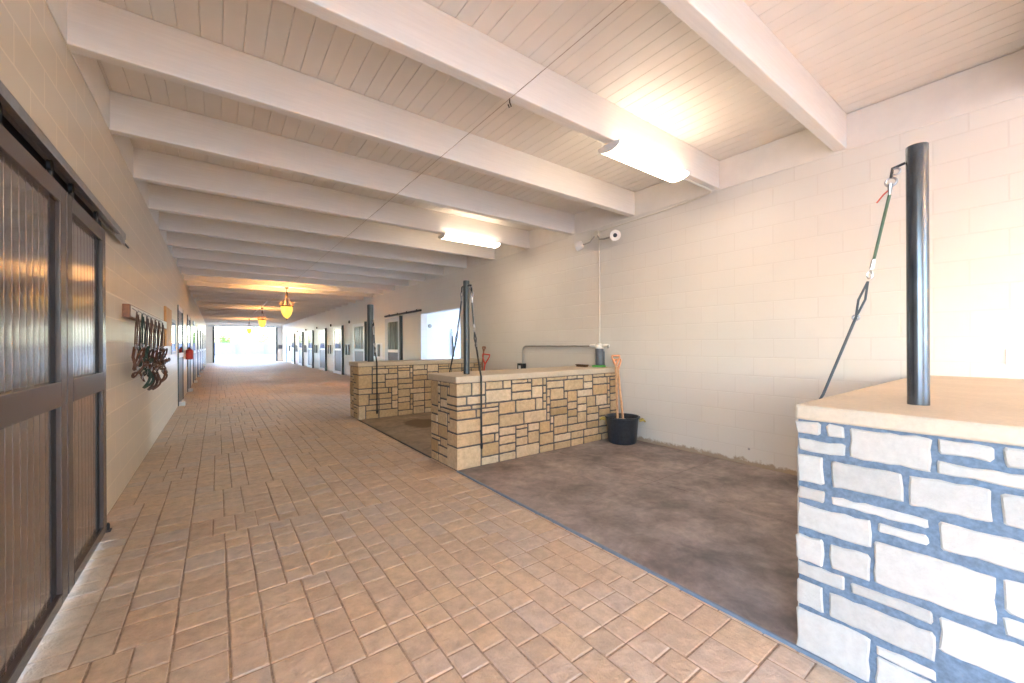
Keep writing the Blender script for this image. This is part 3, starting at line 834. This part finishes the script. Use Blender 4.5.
# ------------------------------------------------------------------ strip lights
def strip(y, x0, x1, lab, grp='fluorescent strip lights under the beams'):
    t = thing('strip_light', ((x0+x1)/2, y, BEAM), lab, 'strip light', grp)
    w = .122; z = BEAM-.002
    B(x0+.01, x1-.01, y-.075, y+.075, z-.028, z).build('housing', 'white', t, bevel=.004)
    mb = MB(); n = 12; vs = []; fs = []
    for xx in (x0+.012, x1-.012):
        for k in range(n+1):
            q = PI*k/n; vs.append((xx, y-w*math.cos(q), z-.028-.052*math.sin(q)**.8))
    m = n+1
    fs = [(k, k+1, m+k+1, m+k) for k in range(n)]+[tuple(range(m)), tuple(range(2*m-1, m-1, -1)), (0, m, 2*m-1, n)]
    mb.add(vs, fs).build('lit_diffuser', 'tube', t, smooth=True)
    for xa, xb in ((x0-.006, x0+.012), (x1-.012, x1+.006)):
        vs = []
        for xx in (xa, xb):
            for k in range(n+1):
                q = PI*k/n; vs.append((xx, y-(w+.004)*math.cos(q), z-.02-.063*math.sin(q)**.8))
        MB().add(vs, [tuple(range(m)), tuple(range(2*m-1, m-1, -1)), (0, m, 2*m-1, n)]+[(k, k+1, m+k+1, m+k) for k in range(n)]).build('end_cap', 'white', t)
    return t
strip(2.451, 2.94, 4.11, 'lit strip light under the nearer beam, above the nearest stall')
strip(6.11, 3.05, 4.17, 'lit strip light farther down the ceiling, above the middle stone wall')
strip(-1.206, 3.00, 4.17, 'added fill strip light behind the viewer, out of the picture')  # unseen strip light added to brighten the aisle
strip(-4.86, 3.00, 4.17, 'added fill strip light near the entrance behind the viewer, out of the picture')  # second unseen strip, added as further fill light
# ------------------------------------------------------------------ hanging lamps
def pendant(y, x, lab, zb=2.69, light=50):
    t = thing('pendant_lamp', (x, y, zb), lab, 'pendant lamp', 'amber glass pendant lamps over the aisle')
    r = .175
    MB().lathe([(.001, -.46), (.012, -.44), (.028, -.41), (.02, -.395)], (x, y, zb), 16).build('finial', 'bronze', t, smooth=True)
    MB().lathe([(.015, -.40), (.05, -.375), (.10, -.32), (.145, -.23), (.165, -.12), (.168, -.02)], (x, y, zb), 28, open_top=True).build('glass_bowl', 'amber', t, smooth=True)
    MB().lathe([(r-.005, -.02), (r+.012, -.015), (r+.012, .015), (r-.005, .02)], (x, y, zb), 28, close=True).build('band', 'bronze', t, smooth=True)
    for k in range(8):
        q = 2*PI*k/8; c, s = math.cos(q), math.sin(q)
        MB().tube([(x+r*c, y+r*s, zb+.01), (x+(r+.03)*c, y+(r+.03)*s, zb+.10), (x+(r+.005)*c, y+(r+.005)*s, zb+.16)], [.006, .006, .003], 6).build('crown_prong', 'bronze', t)
    for k in range(4):
        q = 2*PI*k/4+.4; c, s = math.cos(q), math.sin(q)
        MB().tube([(x+r*c, y+r*s, zb+.01), (x+.07*c, y+.07*s, zb+.22), (x+.02*c, y+.02*s, zb+.38)], .005, 6).build('chain', 'bronze', t)
    MB().lathe([(.008, .30), (.02, .36), (.03, .40), (.015, .45), (.008, .46)], (x, y, zb), 14).build('hub', 'bronze', t, smooth=True)
    MB().tube([(x, y, zb+.45), (x, y, BEAM-.02)], .008, 8).build('stem', 'bronze', t)
    MB().lathe([(.008, -.05), (.05, -.03), (.055, 0)], (x, y, BEAM), 18).build('canopy', 'bronze', t, smooth=True)
    l = D.lights.new('lamp_glow', 'POINT'); l.energy = light; l.color = (1, .56, .20); l.shadow_soft_size = .07
    lo = D.objects.new('lamp_glow', l); C.objects.link(lo); lo.location = (x, y, zb-.08)
    return t
def by(y):  # snap onto the nearest beam
    return BY0+round((y-BY0)/BS)*BS+.05
pendant(by(14.2), 1.81, 'lit amber glass pendant lamp with bronze crown, nearest one in view', light=50)
pendant(by(23.5), 1.80, 'amber glass pendant lamp halfway down the aisle, second one in view', zb=2.71, light=26)
pendant(by(32.7), 1.79, 'small looking amber pendant lamp seen against the trees in the far opening', zb=2.62, light=40)
pendant(by(-4.6), 1.80, 'added warm fill pendant lamp behind the viewer, out of the picture', light=430)  # unseen strong pendant added to warm the near floor and left wall
# wire and conduit under the beams
t = thing('ceiling_wire', (1.80, 2.4, BEAM), 'thin dark wire stretched along the underside of the ceiling beams', 'wire')
MB().tube([(1.80, YN+.5, BEAM-.008), (1.80, 34, BEAM-.008)], .0028, 6).build('wire', 'taupewire', t)
MB().tube([(1.805, 2.46, BEAM), (1.805, 2.46, BEAM-.03), (1.82, 2.46, BEAM-.055), (1.80, 2.46, BEAM-.07), (1.79, 2.46, BEAM-.05)], .005, 8).build('eye_hook', 'bronze', t)
o = MB().tube([(1.70, 19.2, BEAM-.02), (1.70, 27, BEAM-.02)], .018, 10).build('conduit', 'white', smooth=True, at=(1.70, 19.2, BEAM-.02))
tag(o, 'white pipe along the beams between the first and second pendant lamps', 'conduit')
# conduit from strip light to the wall and along it
t = thing('conduit', (R-.03, 2.45, 3.25), 'painted conduit from the nearest strip light along the top of the right wall', 'conduit')
pts = [(4.17, 2.451, 3.262), (4.72, 2.451, 3.262)]+arc((4.72, 2.56, 3.262), .11, -PI/2, 0, (1, 0, 0), (0, 1, 0))
pts = [(4.11, 2.451, 3.262), (4.78, 2.451, 3.262)]+[Vector(p) for p in arc((4.78, 2.561, 3.262), .11, -PI/2, 0, (1, 0, 0), (0, 1, 0), 6)]+[(4.895, 2.75, 3.245), (4.905, 3.2, 3.225), (4.905, 4.27, 3.205)]
MB().tube(pts, .011, 10).build('pipe', 'offwhite', t, smooth=True)
o = MB().tube([(R-.014, 4.30, 3.13), (R-.014, 4.30, 1.40)], .009, 8).build('drop_conduit', 'offwhite', smooth=True, at=(R, 4.35, 1.4))
tag(o, 'thin vertical painted conduit from the twin-headed fixture down to the grey cylinder', 'conduit')
# twin heads
t = thing('twin_wall_light', (R, 4.33, 3.17), 'twin-headed white fixture on a wall box high on the right wall', 'wall light')
MB().lathe([(.055, 0), (.055, .05), (.045, .06)], n=20).xform(Matrix.Translation((R-.001, 4.33, 3.175)) @ Matrix.Rotation(-PI/2, 4, 'Y')).build('junction_box', 'offwhite', t, smooth=True)
for (hy, dirv, sgn) in ((4.60, Vector((-.35, .9, -.25)), 1), (3.87, Vector((-.75, -.6, -.22)), -1)):
    hz = 3.03; dirv.normalize(); c = Vector((R-.15, hy, hz))
    MB().tube([(R-.05, 4.33+sgn*.03, 3.14), (R-.08, 4.33+sgn*.10, 3.06), (R-.10, 4.33+sgn*.2, 3.04), tuple(c-dirv*.03)], .012, 8).build('arm', 'greyconduit', t, smooth=True)
    rot = dirv.to_track_quat('Z', 'Y').to_matrix().to_4x4()
    hd = MB().lathe([(.02, -.06), (.055, -.05), (.075, -.01), (.08, .04), (.078, .055)], n=24).xform(Matrix.Translation(c) @ rot).build('lamp_head', 'white', t, smooth=True)
    MB().lathe([(.001, .057), (.030, .057), (.032, .05)], n=20).xform(Matrix.Translation(c) @ rot).build('lens', 'black', hd, smooth=True)
    MB().lathe([(.035, .056), (.073, .058), (.078, .05)], n=20).xform(Matrix.Translation(c) @ rot).build('lens_ring', 'white', hd, smooth=True)
# children of lamp_head keep world coordinates relative to the head's origin, which equals the fixture origin

# ------------------------------------------------------------------ wall plumbing above the middle wall
t = thing('wall_canister', (R-.07, 4.37, 1.06), 'dark grey cylinder with white fittings on the right wall above the middle stone cap', 'canister')
MB().lathe([(.058, 0), (.065, .008), (.065, .25), (.06, .26)], (R-.075, 4.25, 1.085), 28).build('body', 'greyplastic', t, smooth=True)
MB().lathe([(.07, .26), (.07, .29), (.045, .31), (.03, .34)], (R-.075, 4.25, 1.085), 24).build('lid', 'white', t, smooth=True)
MB().tube([(R-.075, 4.32, 1.385), (R-.075, 4.44, 1.385)], [.03, .026], 12).tube([(R-.075, 4.06, 1.39), (R-.075, 4.18, 1.385)], [.022, .03], 12).build('valve', 'white', t, smooth=True)
MB().tube([(R-.13, 4.03, 1.395), (R-.05, 4.10, 1.36)], .014, 8).build('valve_handle', 'greyconduit', t, smooth=True)
B(R-.02, R-.001, 4.21, 4.29, 1.07, 1.30).build('mount', 'greyplastic', t)
t = thing('wall_conduit', (R, 5.3, 1.36), 'horizontal painted conduit bending down behind the middle stone wall', 'conduit')
pts = [(R-.03, 4.46, 1.385), (R-.03, 6.16, 1.385)]+[tuple(p) for p in arc((R-.03, 6.16, 1.265), .12, PI/2, 0, (0, 1, 0), (0, 0, 1), 7)]+[(R-.03, 6.28, 1.0)]
MB().tube(pts, .016, 10).build('pipe', 'greyconduit', t, smooth=True)
B(R-.10, R-.001, 6.20, 6.37, .86, 1.04).build('outlet_box', 'black', t, bevel=.008)
B(R-.105, R-.10, 6.25, 6.32, .93, 1.00).build('outlet_face', 'white', t)
mb = MB(); pts = []
for k in range(60):
    q = 2*PI*k/20; pts.append((4.74+.10*math.cos(q), 4.17+.10*math.sin(q), 1.068+.006*(k//20)))
o = mb.tube(pts, .007, 6).build('garden_hose', 'green', smooth=True, at=(4.70, 4.3, 1.06)); tag(o, 'small coil of green hose lying on the middle stone cap by the wall', 'hose')
t = thing('scrub_brush', (4.62, 4.5, 1.06), 'small brown scrub brush lying on the middle stone cap beside the green coil', 'brush')
B(4.55, 4.61, 4.25, 4.49, 1.083, 1.10).build('handle', 'brush', t, bevel=.008)
B(4.555, 4.605, 4.27, 4.47, 1.061, 1.083).build('bristles', 'brush', t)
t = thing('outlet_cover', (R, .13, 1.3), 'white outlet cover on the right wall at the edge of the view', 'outlet')
B(R-.012, R-.001, .06, .222, 1.235, 1.36).build('plate', 'white', t, bevel=.004)
B(R-.018, R-.012, .10, .18, 1.27, 1.33).build('socket', 'white', t, bevel=.002)

# ------------------------------------------------------------------ tub and forks
BX, BY_ = 4.655, 3.665
t = thing('black_tub', (BX, BY_, .012), 'black plastic tub on the rubber floor in the corner by the middle stone wall', 'tub')
MB().lathe([(.001, .02), (.175, .02), (.18, 0), (.195, .02), (.222, .33), (.232, .355), (.245, .36), (.245, .375), (.225, .375), (.212, .35), (.185, .03), (.001, .03)], (BX, BY_, .012), 48).build('tub_body', 'bucket', t, smooth=True)
vd = Vector((.78, .62, 0)); rt = Vector((.62, -.78, 0))
for s in (-1, 1):
    c = Vector((BX, BY_, .335))+rt*.235*s
    pts = [c+vd*(-.07), c+rt*s*.05+vd*(-.055)+Vector((0, 0, .01)), c+rt*s*.075+Vector((0, 0, -.015)), c+rt*s*.05+vd*.055+Vector((0, 0, .01)), c+vd*.07]
    MB().tube(pts, .011, 8).build('rope_handle', 'rope', t, smooth=True)
prof = [(.001, .33), (.08, .325), (.15, .31), (.205, .29)]
o = MB().lathe(prof, (BX, BY_, .012), 30).build('wood_shavings', 'shavings', smooth=True, at=(BX, BY_, .30)); o['kind'] = 'stuff'
tag(o, 'pale shavings heaped inside the black tub', 'shavings')
def fork(p0, p1, grip, label, mshaft='wood', wide=(.62, -.78, 0), s=1.0, bladeto=None):
    p0, p1 = Vector(p0), Vector(p1); d = (p1-p0).normalized(); w = Vector(wide); w = (w-d*w.dot(d)).normalized()
    t = thing('shovel', p0, label, 'shovel', 'long-handled tools standing in the stalls')
    top = p1-d*.13*s
    MB().tube([p0, p0.lerp(top, .5), top], [.017, .016, .017], 12).build('shaft', mshaft, t, smooth=True)
    mb = MB()
    for k in (-1, 1):
        mb.tube([top-d*.03, top+d*.03*s+w*k*.025*s, top+d*.09*s+w*k*.052*s, top+d*.125*s+w*k*.052*s], [.017, .016, .013, .013], 10)
    mb.tube([top+d*.12*s-w*.055*s, top+d*.12*s+w*.055*s], .015, 12)
    mb.build('d_grip', grip, t, smooth=True)
    # blade below
    n = d.cross(w); q0 = p0+d*.04; mb = MB()
    vs = []
    for th in (-.002, .002):
        for (a, b, c) in ((0, -.03, 0), (0, .03, 0), (-.05, .075, .008), (-.16, .07, .01), (-.17, .0, .012), (-.16, -.07, .01), (-.05, -.075, .008)):
            vs.append(q0+d*(a+.02)+w*b+n*(c+th))
    m = 7
    mb.add(vs, [tuple(range(m-1, -1, -1)), tuple(range(m, 2*m))]+[(k, (k+1) % m, m+(k+1) % m, m+k) for k in range(m)])
    mb.build('blade', 'steel', t)
    return t
fork((4.60, 3.70, .24), (4.71, 3.82, 1.25), 'orange', 'wooden shovel with orange D-grip standing in the black tub, front one')
fork((4.68, 3.66, .24), (4.80, 3.87, 1.19), 'orange', 'wooden shovel with orange grip behind the front one in the black tub')
t2 = (4.60, 7.35, 0)
t = thing('black_tub', (4.60, 7.42, .012), 'black tub in the middle stall corner hidden behind the middle stone wall', 'tub')
MB().lathe([(.001, .02), (.175, .02), (.18, 0), (.195, .02), (.222, .33), (.245, .36), (.245, .375), (.225, .375), (.212, .35), (.185, .03), (.001, .03)], (4.60, 7.42, .010), 40).build('tub_body', 'bucket', t, smooth=True)
fork((4.66, 7.53, .20), (4.84, 7.62, 1.37), 'brownwood', 'dark wooden tool handle rising behind the middle stone wall beside the red grip', 'brownwood', s=.6)
fork((4.54, 7.32, .20), (4.70, 7.31, 1.22), 'redplastic', 'red plastic shovel grip rising behind the middle stone wall', 'redplastic', s=1.5)

# ------------------------------------------------------------------ outside
struct(B(-60, 70, YF+TH, 160, -.2, -.02), 'floor', 'concrete')
struct(B(-60, L-TH, -60, YF+TH, -.2, -.02), 'floor', 'concrete')
struct(B(L-TH, 70, -60, YN-TH, -.2, -.02), 'floor', 'concrete')
struct(B(R+TH, 70, YN-TH, YF+TH, -.2, -.02), 'floor', 'concrete')
t = thing('yard_fence', (5, 72, 0), 'long pale yard fence seen through the far opening', 'fence')
mb = MB()
for k in range(60): mb.box(-30+k*1.2, -30+k*1.2+1.2, 72, 72.05, .1, 1.9)
mb.build('boards', 'fence', t)
for k in range(21): B(-30+k*3.6-.06, -30+k*3.6+.06, 71.9, 72, 0, 2.0).build('post', 'fence', t)
def tree(x, y, h, w, seed, lab, grp='trees in the yard'):
    rn = random.Random(seed); t = thing('tree', (x, y, 0), lab, 'tree', grp)
    mb = MB().tube([(x, y, -.05), (x+.1, y, h*.3), (x, y+.1, h*.6)], [.16, .12, .06], 10)
    for k in range(6):
        q = rn.uniform(0, 2*PI); mb.tube([(x, y, h*.35), (x+math.cos(q)*w*.4, y+math.sin(q)*w*.4, h*.65)], [.06, .02], 6)
    mb.build('trunk', 'bark', t, smooth=True)
    mb = MB(); blobs = [(rn.uniform(-.33, .33)*w, rn.uniform(-.33, .33)*w, h*rn.uniform(.42, .85), w*rn.uniform(.2, .32)) for _ in range(9)]
    for k in range(2600):
        bx, by_, bz, br = rn.choice(blobs)
        v = Vector((rn.gauss(0, 1), rn.gauss(0, 1), rn.gauss(0, 1))).normalized()*br*rn.uniform(.6, 1.05)
        c = Vector((x+bx, y+by_, bz))+v; s = .11+.0*w
        a = Vector((rn.gauss(0, 1), rn.gauss(0, 1), rn.gauss(0, 1))).normalized(); b = a.orthogonal().normalized()
        mb.add([c-a*s, c+b*s*.6, c+a*s, c-b*s*.6], [(0, 1, 2, 3)])
    mb.build('foliage', 'leaf', t)
tree(-3.2, 77, 4.3, 7, 1, 'green tree left of centre in the far opening, above the fence', 'trees beyond the yard fence')
tree(.9, 88, 3.6, 4, 2, 'low green tree between the two larger crowns beyond the fence', 'trees beyond the yard fence')
tree(5.6, 78, 4.8, 6.5, 4, 'green tree right of centre behind the small pendant lamp in the far opening', 'trees beyond the yard fence')
for k, (yy, hh) in enumerate(((22, 4.6), (34, 5.2), (46, 5), (16, 4.2))):
    tree(-9.5-k*.8, yy, hh, 6.5, 10+k, 'leafy green tree outside the left wall, seen through stall door panes', 'trees outside the left wall')

# ------------------------------------------------------------------ light
w = D.worlds.new('World'); S.world = w; w.use_nodes = True
nt = w.node_tree; nt.nodes.clear()
sk = nt.nodes.new('ShaderNodeTexSky'); sk.sky_type = 'NISHITA'; sk.sun_disc = False
sk.sun_elevation = math.radians(48); sk.sun_rotation = math.radians(-60); sk.air_density = 1.0; sk.dust_density = .8; sk.ozone_density = 3.0
bg = nt.nodes.new('ShaderNodeBackground'); bg.inputs[1].default_value = .5
ou = nt.nodes.new('ShaderNodeOutputWorld'); nt.links.new(sk.outputs[0], bg.inputs[0]); nt.links.new(bg.outputs[0], ou.inputs[0])
sun = D.lights.new('sun', 'SUN'); sun.energy = .6; sun.angle = math.radians(1.0); sun.color = (1, .95, .88)
so = D.objects.new('sun', sun); C.objects.link(so)
so.rotation_euler = Vector((-.30, .35, -1.0)).to_track_quat('-Z', 'Y').to_euler()
def portal(c, sx, sy, rot):
    l = D.lights.new('portal', 'AREA'); l.shape = 'RECTANGLE'; l.size = sx; l.size_y = sy
    l.cycles.is_portal = True
    o = D.objects.new('portal', l); C.objects.link(o); o.location = c; o.rotation_euler = rot
portal(((4.52-.30)/2, YF+.1, 1.6), 4.8, 3.2, (-PI/2, 0, 0))
portal(((4.52-.30)/2, YN-.1, 1.6), 4.8, 3.2, (PI/2, 0, 0))
portal((R+3.2, 10.06, 1.3), 2.6, 2.4, (0, PI/2, 0))
portal((L-.1, -1.85, 1.22), 2.45, 3.5, (0, -PI/2, 0))

# ------------------------------------------------------------------ camera
cam = D.cameras.new('camera'); co = D.objects.new('camera', cam); C.objects.link(co)
cam.sensor_width = 36; cam.sensor_fit = 'HORIZONTAL'; cam.lens = 399.8/1024*36
cam.shift_y = 3.3/1024; cam.clip_start = .02; cam.clip_end = 500
yaw = .6357
co.matrix_world = Matrix.Translation((0, 0, CAMH)) @ Matrix.Rotation(-yaw, 4, 'Z') @ Matrix.Rotation(PI/2, 4, 'X') @ Matrix.Rotation(-.0052, 4, 'Z')
S.camera = co
S.view_settings.view_transform = 'Standard'; S.view_settings.look = 'None'
S.view_settings.exposure = 2.72; S.view_settings.gamma = 1
S.view_settings.use_curve_mapping = False
cy = S.cycles
cy.max_bounces = 10; cy.diffuse_bounces = 6; cy.glossy_bounces = 4; cy.transparent_max_bounces = 12
cy.sample_clamp_indirect = 8; cy.caustics_reflective = False; cy.caustics_refractive = False
cy.use_denoising = True
